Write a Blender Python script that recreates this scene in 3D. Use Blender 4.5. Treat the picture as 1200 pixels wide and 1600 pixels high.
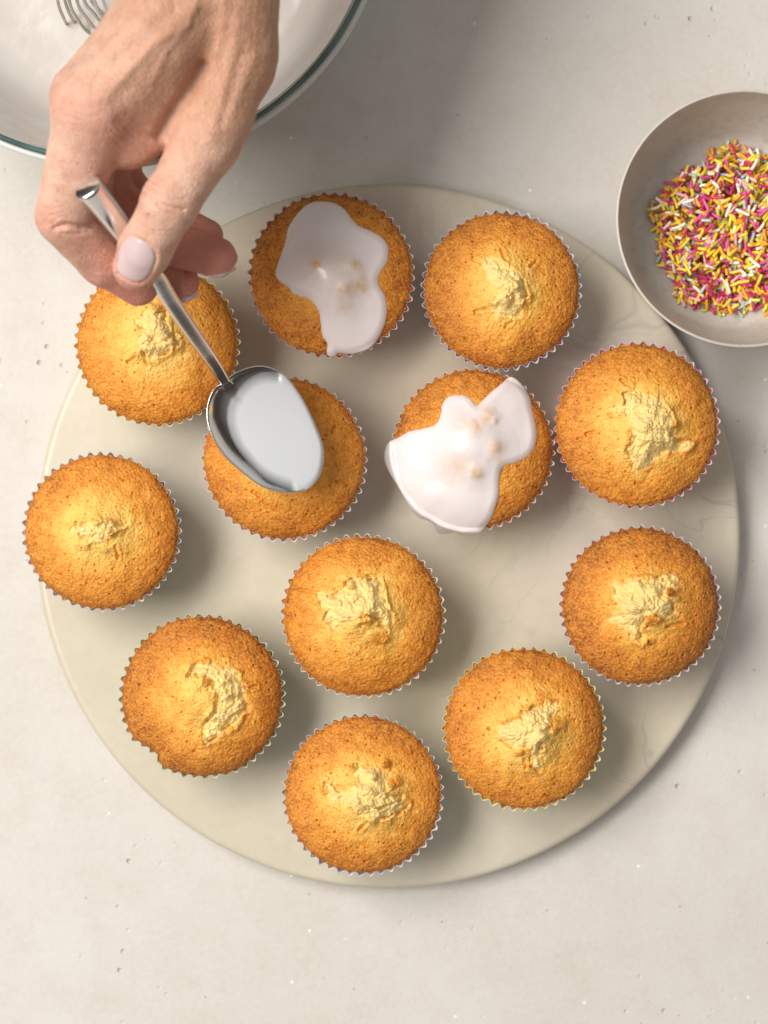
import bpy, math, random
import numpy as np
from mathutils import Vector

# ---------------------------------------------------------------- camera, world, lamps, exposure
for o in list(bpy.data.objects):
    bpy.data.objects.remove(o)
SC = bpy.context.scene
COL = SC.collection
H = 850.0          # camera height over the table, mm
K = 0.27           # mm on the table per photograph pixel
MM = 0.001

cam_d = bpy.data.cameras.new('camera')
cam = bpy.data.objects.new('camera', cam_d)
COL.objects.link(cam)
cam.location = (0, 0, H * MM)
cam.rotation_euler = (0, 0, 0)
cam_d.sensor_width = 36.0
cam_d.lens = 36.0 * H / (1600 * K)
cam_d.clip_start = 0.05
cam_d.clip_end = 50
cam_d.dof.use_dof = True
cam_d.dof.focus_distance = (H - 60) * MM
cam_d.dof.aperture_fstop = 9.0
SC.camera = cam

world = bpy.data.worlds.new('World')
SC.world = world
world.use_nodes = True
bg = world.node_tree.nodes['Background']
# a plain room: pale ceiling overhead, duller walls round about
_n = world.node_tree.nodes; _l = world.node_tree.links
_tc = _n.new('ShaderNodeTexCoord'); _sx = _n.new('ShaderNodeSeparateXYZ'); _rp = _n.new('ShaderNodeValToRGB')
_l.new(_tc.outputs['Generated'], _sx.inputs[0]); _l.new(_sx.outputs[2], _rp.inputs[0]); _l.new(_rp.outputs[0], bg.inputs[0])
_rp.color_ramp.elements[0].position = 0.12; _rp.color_ramp.elements[0].color = (.11, .085, .07, 1)
_rp.color_ramp.elements[1].position = .9; _rp.color_ramp.elements[1].color = (1.0, .965, .925, 1)
bg.inputs[1].default_value = 0.46

def area_lamp(name, loc, target, size, power, col):
    d = bpy.data.lights.new(name, 'AREA')
    d.shape = 'DISK'
    d.size = size
    d.energy = power
    d.color = col
    o = bpy.data.objects.new(name, d)
    COL.objects.link(o)
    o.location = loc
    v = Vector(target) - Vector(loc)
    o.rotation_euler = v.to_track_quat('-Z', 'Y').to_euler()
    return o
win = area_lamp('window_lamp', (-1.02, 0.34, 1.66), (0.0, 0.0, 0.0), 1.0, 49.0, (1.0, 0.96, 0.915))
win.data.shape = 'RECTANGLE'      # a tall window at the left of the table
win.data.size = 1.5
win.data.size_y = 0.8

SC.view_settings.view_transform = 'Standard'
SC.view_settings.look = 'None'
SC.view_settings.exposure = 0.0
SC.view_settings.gamma = 1.0
SC.cycles.max_bounces = 8
SC.cycles.transparent_max_bounces = 12
SC.cycles.use_denoising = True

# ---------------------------------------------------------------- helpers
def W(px, py, z):
    s = K * (H - z) / H
    return np.array([(px - 600) * s, (800 - py) * s, z], float)

def _hash(ix, iy, iz, seed):
    h = (ix.astype(np.int64) * 374761393 + iy.astype(np.int64) * 668265263 + iz.astype(np.int64) * 2147483647 + seed * 1274126177) & 0xffffffff
    h = ((h ^ (h >> 13)) * 1274126177) & 0xffffffff
    h = ((h ^ (h >> 16)) * 2246822519) & 0xffffffff
    return ((h ^ (h >> 15)) & 0xffffff) / float(0xffffff)

def vnoise(P, scale, seed=0):
    """value noise, -1..1, P (n,3) mm, scale = feature size in mm"""
    q = P / scale
    f = np.floor(q)
    t = q - f
    t = t * t * t * (t * (t * 6 - 15) + 10)
    i = f.astype(np.int64)
    r = 0
    for dx in (0, 1):
        wx = t[:, 0] if dx else 1 - t[:, 0]
        for dy in (0, 1):
            wy = t[:, 1] if dy else 1 - t[:, 1]
            for dz in (0, 1):
                wz = t[:, 2] if dz else 1 - t[:, 2]
                r = r + wx * wy * wz * _hash(i[:, 0] + dx, i[:, 1] + dy, i[:, 2] + dz, seed)
    return r * 2 - 1

def fbm(P, scale, octs=3, seed=0):
    r = 0; a = 1; n = 0
    for k in range(octs):
        r = r + a * vnoise(P + 13.7 * k, scale / 2 ** k, seed + k); n += a; a *= .5
    return r / n

def worley(XY, scale, seed=0):
    """distance to nearest cell point (2D), in cell units"""
    q = XY / scale
    i = np.floor(q).astype(np.int64)
    best = np.full(len(XY), 9.0)
    z = np.zeros(len(XY), np.int64)
    for dx in (-1, 0, 1):
        for dy in (-1, 0, 1):
            cx = i[:, 0] + dx; cy = i[:, 1] + dy
            px = cx + _hash(cx, cy, z, seed); py = cy + _hash(cx, cy, z + 1, seed)
            best = np.minimum(best, np.hypot(px - q[:, 0], py - q[:, 1]))
    return best

def sstep(a, b, x):
    t = np.clip((x - a) / (b - a), 0, 1)
    return t * t * (3 - 2 * t)

def poly_sdf(XY, poly):
    """signed distance to a polygon: negative inside"""
    poly = np.asarray(poly, float)
    d = np.full(len(XY), 1e9)
    inside = np.zeros(len(XY), bool)
    n = len(poly)
    x, y = XY[:, 0], XY[:, 1]
    for i in range(n):
        a = poly[i]; b = poly[(i + 1) % n]
        e = b - a
        w = XY - a
        t = np.clip((w @ e) / (e @ e + 1e-12), 0, 1)
        d = np.minimum(d, np.hypot(w[:, 0] - t * e[0], w[:, 1] - t * e[1]))
        c = ((a[1] > y) != (b[1] > y))
        with np.errstate(divide='ignore', invalid='ignore'):
            xi = (b[0] - a[0]) * (y - a[1]) / (b[1] - a[1] + 1e-12) + a[0]
        inside ^= (c & (x < xi))
    return np.where(inside, -d, d)

def smooth_closed(pts, per=6):
    """Catmull-Rom through closed points"""
    P = np.asarray(pts, float); n = len(P); out = []
    for i in range(n):
        p0, p1, p2, p3 = P[i - 1], P[i], P[(i + 1) % n], P[(i + 2) % n]
        for k in range(per):
            t = k / per
            out.append(.5 * ((2 * p1) + (-p0 + p2) * t + (2 * p0 - 5 * p1 + 4 * p2 - p3) * t * t + (-p0 + 3 * p1 - 3 * p2 + p3) * t ** 3))
    return np.array(out)

def smooth_open(pts, per=8):
    P = np.asarray(pts, float)
    P = np.vstack([2 * P[0] - P[1], P, 2 * P[-1] - P[-2]])
    out = []
    for i in range(1, len(P) - 2):
        p0, p1, p2, p3 = P[i - 1], P[i], P[i + 1], P[i + 2]
        for k in range(per):
            t = k / per
            out.append(.5 * ((2 * p1) + (-p0 + p2) * t + (2 * p0 - 5 * p1 + 4 * p2 - p3) * t * t + (-p0 + 3 * p1 - 3 * p2 + p3) * t ** 3))
    out.append(P[-2])
    return np.array(out)

def mesh_np(name, V, F, smooth=True, attrs=None):
    """V in mm (n,3); F (m,4) or (m,3) int array, or list of such arrays"""
    me = bpy.data.meshes.new(name)
    V = np.asarray(V, float) * MM
    Fs = [np.asarray(f) for f in (F if isinstance(F, list) else [F]) if len(f)]
    me.vertices.add(len(V))
    me.vertices.foreach_set('co', V.ravel())
    nl = sum(f.size for f in Fs); nf = sum(len(f) for f in Fs)
    me.loops.add(nl)
    me.loops.foreach_set('vertex_index', np.concatenate([f.ravel() for f in Fs]).astype(np.int32))
    me.polygons.add(nf)
    st = []; c = 0
    for f in Fs:
        st.append(c + np.arange(len(f)) * f.shape[1]); c += f.size
    me.polygons.foreach_set('loop_start', np.concatenate(st).astype(np.int32))
    me.polygons.foreach_set('use_smooth', np.full(nf, smooth))
    me.update(calc_edges=True)
    me.validate()
    for k, v in (attrs or {}).items():
        a = me.attributes.new(k, 'FLOAT', 'POINT')
        a.data.foreach_set('value', np.asarray(v, np.float32))
    return me

def link(name, me, mat=None, parent=None, loc=None):
    o = bpy.data.objects.new(name, me)
    COL.objects.link(o)
    if mat is not None:
        me.materials.append(mat)
    if parent is not None:
        o.parent = parent
    if loc is not None:
        o.location = Vector([float(c) * MM for c in loc])
    return o

def tag(o, label=None, cat=None, group=None, kind=None):
    if label: o['label'] = label
    if cat: o['category'] = cat
    if group: o['group'] = group
    if kind: o['kind'] = kind
    return o

def thing(name, loc, label, cat, group=None):
    o = bpy.data.objects.new(name, None)
    o.empty_display_size = 0.01
    COL.objects.link(o)
    o.location = Vector([float(c) * MM for c in loc])
    return tag(o, label, cat, group)

def grid_faces(nr, nc, closed=True):
    """rows nr, columns nc, closed round the columns"""
    i = np.arange(nr - 1)[:, None]
    j = np.arange(nc if closed else nc - 1)[None, :]
    a = i * nc + j
    b = i * nc + (j + 1) % nc
    return np.stack([a, b, b + nc, a + nc], -1).reshape(-1, 4)

def lathe(profile, n=96, cap=True):
    P = np.asarray(profile, float)
    th = np.linspace(0, 2 * np.pi, n, endpoint=False)
    V = np.stack([P[:, 0:1] * np.cos(th), P[:, 0:1] * np.sin(th), np.repeat(P[:, 1:2], n, 1)], -1).reshape(-1, 3)
    return V, grid_faces(len(P), n)

def tube(path, rad, n=10, squash=None):
    """swept tube; path (m,3) mm; rad scalar/array"""
    P = np.asarray(path, float); m = len(P)
    T = np.gradient(P, axis=0); T /= np.linalg.norm(T, axis=1)[:, None]
    up = np.array([0, 0, 1.0])
    S = np.cross(T, up); S /= (np.linalg.norm(S, axis=1)[:, None] + 1e-9)
    N = np.cross(S, T)
    rad = np.broadcast_to(rad, (m,))
    th = np.linspace(0, 2 * np.pi, n, endpoint=False)
    V = P[:, None] + rad[:, None, None] * (np.cos(th)[None, :, None] * S[:, None] + np.sin(th)[None, :, None] * N[:, None])
    return V.reshape(-1, 3), grid_faces(m, n)

# ---------------------------------------------------------------- material helpers
class Mat:
    def __init__(s, name):
        s.m = bpy.data.materials.new(name); s.m.use_nodes = True
        s.nt = s.m.node_tree; s.n = s.nt.nodes
        s.b = s.n['Principled BSDF']; s.out = s.n['Material Output']
        s.tc = s.n.new('ShaderNodeTexCoord')
    def L(s, a, b): s.nt.links.new(a, b)
    def set(s, **k):
        for a, v in k.items():
            s.b.inputs[a.replace('_', ' ')].default_value = v
        return s
    def val(s, x, sock):
        if hasattr(x, 'is_linked') or hasattr(x, 'links'): s.L(x, sock)
        else: sock.default_value = x
    def noise(s, scale, detail=3, rough=.5, src=None, dist=0, col=False):
        t = s.n.new('ShaderNodeTexNoise'); t.inputs['Scale'].default_value = scale
        t.inputs['Detail'].default_value = detail; t.inputs['Roughness'].default_value = rough
        t.inputs['Distortion'].default_value = dist
        s.L(src or s.tc.outputs['Object'], t.inputs['Vector'])
        return t.outputs['Color' if col else 'Fac']
    def voro(s, scale, feature='F1', src=None, rnd=1, out='Distance'):
        t = s.n.new('ShaderNodeTexVoronoi'); t.feature = feature; t.inputs['Scale'].default_value = scale
        t.inputs['Randomness'].default_value = rnd
        s.L(src or s.tc.outputs['Object'], t.inputs['Vector'])
        return t.outputs[out]
    def mp(s, x, a, b, c=0, d=1):
        t = s.n.new('ShaderNodeMapRange'); s.L(x, t.inputs[0])
        for i, v in enumerate((a, b, c, d)): t.inputs[i + 1].default_value = v
        return t.outputs[0]
    def math(s, op, a, b=None):
        t = s.n.new('ShaderNodeMath'); t.operation = op
        s.val(a, t.inputs[0])
        if b is not None: s.val(b, t.inputs[1])
        return t.outputs[0]
    def mix(s, f, a, b, blend='MIX'):
        t = s.n.new('ShaderNodeMix'); t.data_type = 'RGBA'; t.blend_type = blend
        s.val(f, t.inputs[0])
        for x, k in ((a, 6), (b, 7)):
            if isinstance(x, tuple): t.inputs[k].default_value = (*x, 1)
            else: s.L(x, t.inputs[k])
        return t.outputs[2]
    def attr(s, name):
        t = s.n.new('ShaderNodeAttribute'); t.attribute_name = name
        return t.outputs['Fac']
    def ramp(s, f, stops):
        t = s.n.new('ShaderNodeValToRGB'); s.L(f, t.inputs[0])
        e = t.color_ramp.elements
        while len(e) < len(stops): e.new(.5)
        for q, (p, c) in zip(e, stops): q.position = p; q.color = (*c, 1)
        return t.outputs[0]
    def bump(s, h, strength=1, dist=.001, prev=None):
        t = s.n.new('ShaderNodeBump'); t.inputs['Strength'].default_value = strength
        t.inputs['Distance'].default_value = dist
        s.L(h, t.inputs['Height'])
        if prev is not None: s.L(prev, t.inputs['Normal'])
        return t.outputs[0]
    def base(s, c):
        if isinstance(c, tuple): s.b.inputs['Base Color'].default_value = (*c, 1)
        else: s.L(c, s.b.inputs['Base Color'])
        return s
    def normal(s, x): s.L(x, s.b.inputs['Normal']); return s

def srgb(r, g, b):
    f = lambda c: (c / 255 / 12.92) if c / 255 <= .04045 else ((c / 255 + .055) / 1.055) ** 2.4
    return (f(r), f(g), f(b))

# ---------------------------------------------------------------- setting: tabletop
def mat_table():
    m = Mat('pale_plaster')
    c = m.mix(m.mp(m.noise(9, 4, .6), .35, .65), (.60, .565, .515), (.655, .63, .595))
    c = m.mix(m.mp(m.noise(55, 5, .7), .45, .75, 0, .5), c, (.53, .47, .40))
    c = m.mix(m.mp(m.noise(420, 3, .6), .3, .7, 0, .35), c, (.72, .68, .62))
    # scattered specks, most of them absent
    def specks(scale, size, keep, colour, c):
        d = m.voro(scale)
        r = m.voro(scale, out='Color')
        t = m.n.new('ShaderNodeSeparateColor'); m.L(r, t.inputs[0])
        k = m.math('GREATER_THAN', t.outputs[0], keep)
        f = m.math('MULTIPLY', k, m.mp(d, size, size * 1.35, 1, 0))
        return m.mix(f, c, colour), f
    c, f1 = specks(75, .022, .90, (.06, .05, .04), c)
    c, f2 = specks(160, .06, .84, (.42, .34, .27), c)
    c, f3 = specks(130, .08, .9, (.82, .80, .76), c)
    m.base(c)
    # pits gather where this mask is high
    mask = m.mp(m.noise(11, 2, .5), .50, .62)
    d = m.voro(150)
    pit = m.math('MULTIPLY', m.mp(d, .03, .17, 1, 0), mask)
    pit = m.math('MULTIPLY', pit, m.mp(m.noise(60, 1), .5, .6))
    n = m.bump(m.noise(38, 5, .62), .28, .0012)
    n = m.bump(m.noise(700, 3, .6), .35, .0003, n)
    n = m.bump(m.math('MULTIPLY', pit, -1.0), 1, .0011, n)
    m.normal(n)
    m.set(Roughness=.62)
    return m.m
g = 24
xs = np.linspace(-900, 900, g)
V = np.array([(x, y, 0) for y in xs for x in xs])
table = link('tabletop', mesh_np('tabletop', V, grid_faces(g, g, False), True), mat_table())
tag(table, kind='structure')

# ---------------------------------------------------------------- round stone board
BT = 13.0
def mat_board():
    m = Mat('beige_marble')
    w = m.noise(6, 3, .55, col=True)
    mp = m.n.new('ShaderNodeVectorMath'); mp.operation = 'MULTIPLY_ADD'
    m.L(w, mp.inputs[0]); mp.inputs[1].default_value = (.14, .14, .14); m.L(m.tc.outputs['Object'], mp.inputs[2])
    src = mp.outputs[0]
    c = m.mix(m.mp(m.noise(7, 4, .55, src), .35, .68), (.585, .52, .39), (.64, .59, .475))
    c = m.mix(m.mp(m.noise(5.5, 3, .5, src, .6), .52, .70, 0, .55), c, (.52, .415, .30))
    # grey clouds of the marble to the right
    sx = m.n.new('ShaderNodeSeparateXYZ'); m.L(m.tc.outputs['Object'], sx.inputs[0])
    right = m.mp(sx.outputs[0], -.02, .12)
    g1 = m.math('MULTIPLY', m.mp(m.noise(13, 5, .6, src, .8), .46, .66, 0, .75), right)
    c = m.mix(g1, c, (.46, .43, .385))
    v = m.noise(7, 4, .5, src, 1.2)
    v = m.math('ABSOLUTE', m.math('SUBTRACT', v, .5))
    c = m.mix(m.mp(v, 0, .012, .30, 0), c, (.66, .60, .52))
    v2 = m.math('ABSOLUTE', m.math('SUBTRACT', m.noise(10, 3, .5, src, 1.5), .47))
    c = m.mix(m.math('MULTIPLY', m.mp(v2, 0, .010, .35, 0), right), c, (.28, .26, .24))
    c = m.mix(m.mp(m.noise(260, 3, .6), .4, .8, 0, .12), c, (.33, .27, .2))
    m.base(c)
    m.normal(m.bump(m.noise(120, 3, .5), .05, .0004))
    m.set(Roughness=.33, Subsurface_Weight=.0)
    m.b.inputs['Specular IOR Level'].default_value = .4
    return m.m
bc = W(606, 838, BT)
BR = 552 * K * (H - BT) / H
prof = [(0.001, .3), (BR - 6, .3), (BR - 1.5, .8), (BR - .2, 2.4), (BR, 4), (BR, BT - 3.0), (BR - .35, BT - 1.4), (BR - 1.1, BT - .45), (BR - 2.2, BT - .05), (BR - 3.4, BT), (BR * .6, BT), (.001, BT)]
V, F = lathe(prof, 256)
board = link('serving_board', mesh_np('serving_board', V, F), mat_board(), loc=(bc[0], bc[1], 0))
tag(board, 'large round beige marble serving board with rounded edge lying on the pale plaster table', 'board')

# ---------------------------------------------------------------- cupcakes
def mat_cake():
    m = Mat('golden_sponge')
    crumb = m.attr('crumb'); brown = m.attr('brown')
    grain = m.voro(900)
    gn = m.noise(1400, 2, .6)
    b = m.math('ADD', brown, m.mp(m.noise(300, 4, .7), .25, .75, -.17, .17))
    b = m.math('ADD', b, m.mp(gn, .3, .7, .16, -.16))
    crust = m.ramp(b, [(0.0, (.91, .59, .15)), (.28, (.84, .405, .065)), (.50, (.72, .265, .028)), (.74, (.50, .145, .011)), (1.0, (.23, .055, .008))])
    crust = m.mix(m.mp(grain, .15, .7, .30, 0), crust, (.95, .57, .13))
    crust = m.mix(m.mp(m.voro(420), .0, .16, .6, 0), crust, (.33, .12, .02))
    cr = m.mix(m.noise(420, 4, .6), (.87, .56, .15), (.95, .79, .38))
    c = m.mix(m.mp(m.math('ADD', crumb, m.mp(m.noise(450, 4, .7), .3, .7, -.3, .3)), .15, .95), crust, cr)
    m.base(c)
    n = m.bump(m.noise(750, 4, .7), .6, .0006)
    n = m.bump(m.mp(grain, .1, .8, 1, 0), .42, .0006, n)
    m.normal(n)
    m.set(Roughness=.62, Subsurface_Weight=.18, Subsurface_Scale=.0022)
    m.b.inputs['Subsurface Radius'].default_value = (1, .45, .15)
    m.b.inputs['Specular IOR Level'].default_value = .35
    return m.m
M_CAKE = mat_cake()

def mat_paper(name, outer, outer2):
    m = Mat(name)
    v = m.attr('ring')
    outer = tuple(.82 * a + .18 * .88 for a in outer)
    st = m.mp(m.attr('stripe'), .45, .55)
    col = m.mix(st, outer, outer2)
    col = m.mix(m.mp(v, .95, 1.0, 0, .35), col, (.80, .74, .70))
    m.base(col)
    m.set(Roughness=.65)
    m.b.inputs['Specular IOR Level'].default_value = .3
    tr = m.n.new('ShaderNodeBsdfTranslucent'); m.L(col, tr.inputs[0])
    mx = m.n.new('ShaderNodeMixShader'); mx.inputs[0].default_value = .35
    m.L(m.b.outputs[0], mx.inputs[1]); m.L(tr.outputs[0], mx.inputs[2]); m.L(mx.outputs[0], m.out.inputs[0])
    return m.m

def mat_icing(name='glace_icing', tint=(.83, .75, .745), thin_attr=True):
    m = Mat(name)
    if thin_attr:
        t = m.attr('thin')
        f = m.math('MULTIPLY', t, m.mp(m.noise(330, 3, .6), .3, .62, .35, 1.1))
        c = m.mix(m.math('MINIMUM', f, 1.0), tint, (.74, .47, .22))
        m.base(c)
    else:
        m.base(tint)
    m.set(Roughness=.27, Subsurface_Weight=.35, Subsurface_Scale=.003)
    m.b.inputs['Subsurface Radius'].default_value = (1, .8, .7)
    m.b.inputs['Coat Weight'].default_value = .12
    m.b.inputs['Coat Roughness'].default_value = .08
    m.normal(m.bump(m.noise(90, 2, .5), .12, .001))
    return m.m
M_ICING = mat_icing()

ZR = BT + 30.5       # rim height of the paper cases

class Cake:
    def __init__(s, cx, cy, rpx, seed, crumb=None, off=None, sc=1, mound=(0, 0, 4.0), dome=11.5, tan=0.0, peaks=(), icing=None, spots=(), notch=None, cracks=()):
        s.z0 = ZR
        s.c = W(cx, cy, ZR + 1.5)[:2]
        s.R = rpx * K * (H - ZR - 1) / H
        s.rot = seed * 1.7
        s.seed = seed; s.dome = dome; s.tan = tan; s.notch = notch
        s.mound = mound
        cv = lambda x, y: W(off[0] + x / sc, off[1] + y / sc, ZR + 11)[:2] - s.c
        s.crumb = np.array([cv(*p) for p in crumb]) if crumb else None
        s.peaks = [(*cv(p[0], p[1]), p[2] / sc * .255, p[3]) for p in peaks]
        s.cracks = [np.array([cv(*p) for p in l]) for l in cracks]
        s.spots = [(*(W(off[0] + p[0] / sc, off[1] + p[1] / sc, ZR + 9)[:2] - s.c), p[2] / sc * .255, p[3]) for p in spots]
        if icing:
            s.icing = smooth_closed([W(off[0] + x / sc, off[1] + y / sc, ZR + 8)[:2] - s.c for x, y in icing], 4)
        else:
            s.icing = None
    def edge(s, th):
        P = np.stack([np.cos(th) * 30, np.sin(th) * 30, np.full_like(th, s.seed * 17.0)], -1)
        e = s.R * (1 + .008 * vnoise(P, 16, s.seed) + .007 * vnoise(P, 5, s.seed + 3))
        return e - s.dent(th)
    def dent(s, th):
        if not s.notch: return 0 * th
        d = (th - math.radians(s.notch[0]) + np.pi) % (2 * np.pi) - np.pi
        return s.notch[1] * sstep(-.50, -.10, d) * (1 - sstep(-.03, .05, d))
    def dome_z(s, XY, smooth=False):
        """height over the rim plane, inside the rim"""
        r = np.hypot(XY[:, 0], XY[:, 1]); th = np.arctan2(XY[:, 1], XY[:, 0])
        E = s.edge(th)
        q = r / E
        qc = np.clip(q, 0, 1)
        tl = s.seed * 2.4
        z = (s.dome + 1.3 * math.sin(s.seed * 5.1)) * (.72 * (1 - qc ** 2) + .28 * np.sqrt(np.clip(1 - qc ** 6, 0, 1)))
        z = z + .035 * (XY[:, 0] * math.cos(tl) + XY[:, 1] * math.sin(tl)) * (1 - qc ** 6)
        mx, my, mh = s.mound
        z = z + mh * 1.45 * np.exp(-((XY[:, 0] - mx) ** 2 + (XY[:, 1] - my) ** 2) / (2 * 7.6 ** 2))
        P = np.stack([XY[:, 0], XY[:, 1], np.full(len(XY), s.seed * 31.0)], -1)
        z = z + .7 * vnoise(P, 11, s.seed + 5) * (1 - qc ** 4)
        for x, y, rad, h in s.peaks:
            if smooth:
                z = z + h * np.exp(-((XY[:, 0] - x) ** 2 + (XY[:, 1] - y) ** 2) / (2 * (rad * 1.5) ** 2))
            else:
                rr = np.hypot(XY[:, 0] - x, (XY[:, 1] - y) * 1.25) / (rad * 1.6) + .3 * vnoise(P, 2.2, s.seed + 6)
                z = z + 1.5 * h * sstep(1.0, .35, rr)
        # beyond the rim: sheer fall along the case
        if smooth: z = np.where(q > .6, .55 + .5 * ((z - .55) + np.sqrt((z - .55) ** 2 + 2.0)), z)
        z = np.where(q > 1, z - 3.2 * np.clip(r - E - (1.9 if smooth else .7), 0, 9) ** 1.15, z)
        return z, q, P

def build_cake_mesh(s):
    nr, nc = 118, 380
    t = np.linspace(0, 1, nr) ** .92
    t[0] = .002
    th = np.linspace(0, 2 * np.pi, nc, endpoint=False)
    E = s.edge(th)
    sc_ = .75 * np.cos(48 * th + s.rot)
    EE = E + sstep(.90, 1.0, t)[:, None] * (sc_ + .15)
    X = (t[:, None] * EE * np.cos(th)).ravel(); Y = (t[:, None] * EE * np.sin(th)).ravel()
    XY = np.stack([X, Y], -1)
    z, q, P = s.dome_z(XY)
    # crust grain
    cell = worley(XY + s.seed * 7.7, 1.35, s.seed)
    grain = .22 * (.55 - cell) + .16 * fbm(P, 1.1, 2, s.seed + 9) + .28 * fbm(P, 3.4, 2, s.seed + 11)
    crumb = np.zeros(len(X))
    lipbrown = np.zeros(len(X))
    if s.crumb is not None:
        XYw = XY + np.stack([1.6 * fbm(P, 4.0, 3, s.seed + 44), 1.6 * fbm(P, 4.0, 3, s.seed + 45)], -1)
        d = poly_sdf(XYw, s.crumb) + .8 * fbm(P, 2.2, 3, s.seed + 20) + .35 * vnoise(P, .9, s.seed + 25)
        d = d - .5
        crumb = sstep(1.9, -1.5, d)
        lip = np.exp(-((d - .9) / .95) ** 2)
        side = sstep(-.35, .6, vnoise(P, 5.0, s.seed + 22))
        warm = np.exp(-np.clip(d, 0, None) / 4.5)
        z = z + 1.7 * warm * fbm(P, 5.0, 3, s.seed + 27)
        lipbrown = lip * (.02 + .40 * sstep(.0, .6, vnoise(P, 4.0, s.seed + 23)))
        chunk = .55 - worley(XY + .5 * np.stack([vnoise(P, 2, 1), vnoise(P, 2, 2)], -1), 5.0, s.seed + 30)
        z = z + 1.5 * lip * side
        fis = np.exp(-(fbm(P, 5.5, 3, s.seed + 33) / .10) ** 2) * sstep(2.5, .0, d)
        z = z - .6 * fis
        inner = crumb * (-.75 + .75 * np.clip(-d, 0, 4) ** .7 + 1.9 * chunk + .5 * fbm(P, 2.4, 3, s.seed + 31) + .3 * vnoise(P, .7, s.seed + 35))
        deep = np.exp(-((d + .5) / .5) ** 2) * sstep(.1, .5, vnoise(P, 5.0, s.seed + 40))
        z = z + inner - 2.3 * deep
    # torn lumps heaved up round the split
    rg = random.Random(s.seed * 7 + 1)
    if s.crumb is not None:
        cx0, cy0 = s.crumb.mean(0)
        for _k in range(7):
            a_ = rg.uniform(0, 6.28); d_ = rg.uniform(2.5, 10.5); r_ = rg.uniform(1.5, 3.2); h_ = rg.uniform(.6, 1.7)
            gx_ = X - cx0 - d_ * math.cos(a_); gy_ = Y - cy0 - d_ * math.sin(a_)
            e_ = rg.uniform(.5, 1.0); b_ = rg.uniform(0, 3.14)
            u_ = gx_ * math.cos(b_) + gy_ * math.sin(b_); v_ = (gy_ * math.cos(b_) - gx_ * math.sin(b_)) / e_
            z = z + h_ * sstep(1.5, .55, np.hypot(u_, v_) / r_ + .25 * vnoise(P, 1.8, s.seed + 46))
    for l in s.cracks:
        dd = np.full(len(X), 1e9)
        for a, b in zip(l[:-1], l[1:]):
            e = b - a; w = XY - a; tt = np.clip((w @ e) / (e @ e), 0, 1)
            dd = np.minimum(dd, np.hypot(w[:, 0] - tt * e[0], w[:, 1] - tt * e[1]))
        dd = dd + .35 * vnoise(P, 1.6, s.seed + 50)
        z = z - 1.5 * np.exp(-(np.clip(dd, 0, None) / .5) ** 2) + .35 * np.exp(-((dd - 1.3) / .6) ** 2)
    # pores
    pw = worley(XY + 3.1 + s.seed, 4.6, s.seed + 60)
    pore = sstep(.13, .04, pw) * (vnoise(P, 4.0, s.seed + 61) > -.1)
    z = z + .55 * fbm(P, 7, 2, s.seed + 90)
    z = z + 1.0 * grain * (1 - .5 * crumb) - .7 * pore
    # browning of the crust
    rr = q
    br = .27 + .40 * sstep(.28, .95, rr) + .13 * fbm(P, 9, 3, s.seed + 70) + .07 * vnoise(P, 3, s.seed + 71) + s.tan + .12 * sstep(.93, 1, rr)
    if s.crumb is not None: br = br - .28 * np.exp(-np.clip(d, 0, None) / 6.0)
    mx, my, mh = s.mound
    br = br - .13 * np.exp(-((X - mx) ** 2 + (Y - my) ** 2) / (2 * 9 ** 2)) + lipbrown + .35 * pore
    for x, y, rad, h in s.peaks:
        gk = np.exp(-((X - x) ** 2 + (Y - y) ** 2) / (2 * (rad * .8) ** 2)) * (h > 0)
        gk = sstep(.35, .75, gk + .12 * vnoise(P, 1.0, s.seed + 73))
        br = br + .34 * gk; crumb = crumb * (1 - gk)
    # edge: a slightly rough vertical flank going down inside the case
    rows = []
    for k, (dr, dz) in enumerate(((.1, -.8), (.05, -1.8), (-.5, -3.2), (-2.0, -7.0))):
        rows.append(np.stack([(E + dr) * np.cos(th), (E + dr) * np.sin(th), z.reshape(nr, nc)[-1] + dz], -1))
    Vt = np.stack([X, Y, z], -1)
    # push grain outward near the edge as well
    Vt[:, :2] *= (1 + (.10 * grain * sstep(.85, 1, rr) / s.R))[:, None]
    V = np.vstack([Vt] + rows)
    V[:, 2] += s.z0
    nro = len(rows)
    br = np.concatenate([np.clip(br, 0, 1), np.full(nc * nro, .62)])
    crumb = np.concatenate([crumb, np.zeros(nc * nro)])
    return mesh_np('cake', V, grid_faces(nr + nro, nc), True, {'crumb': crumb, 'brown': br})

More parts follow.
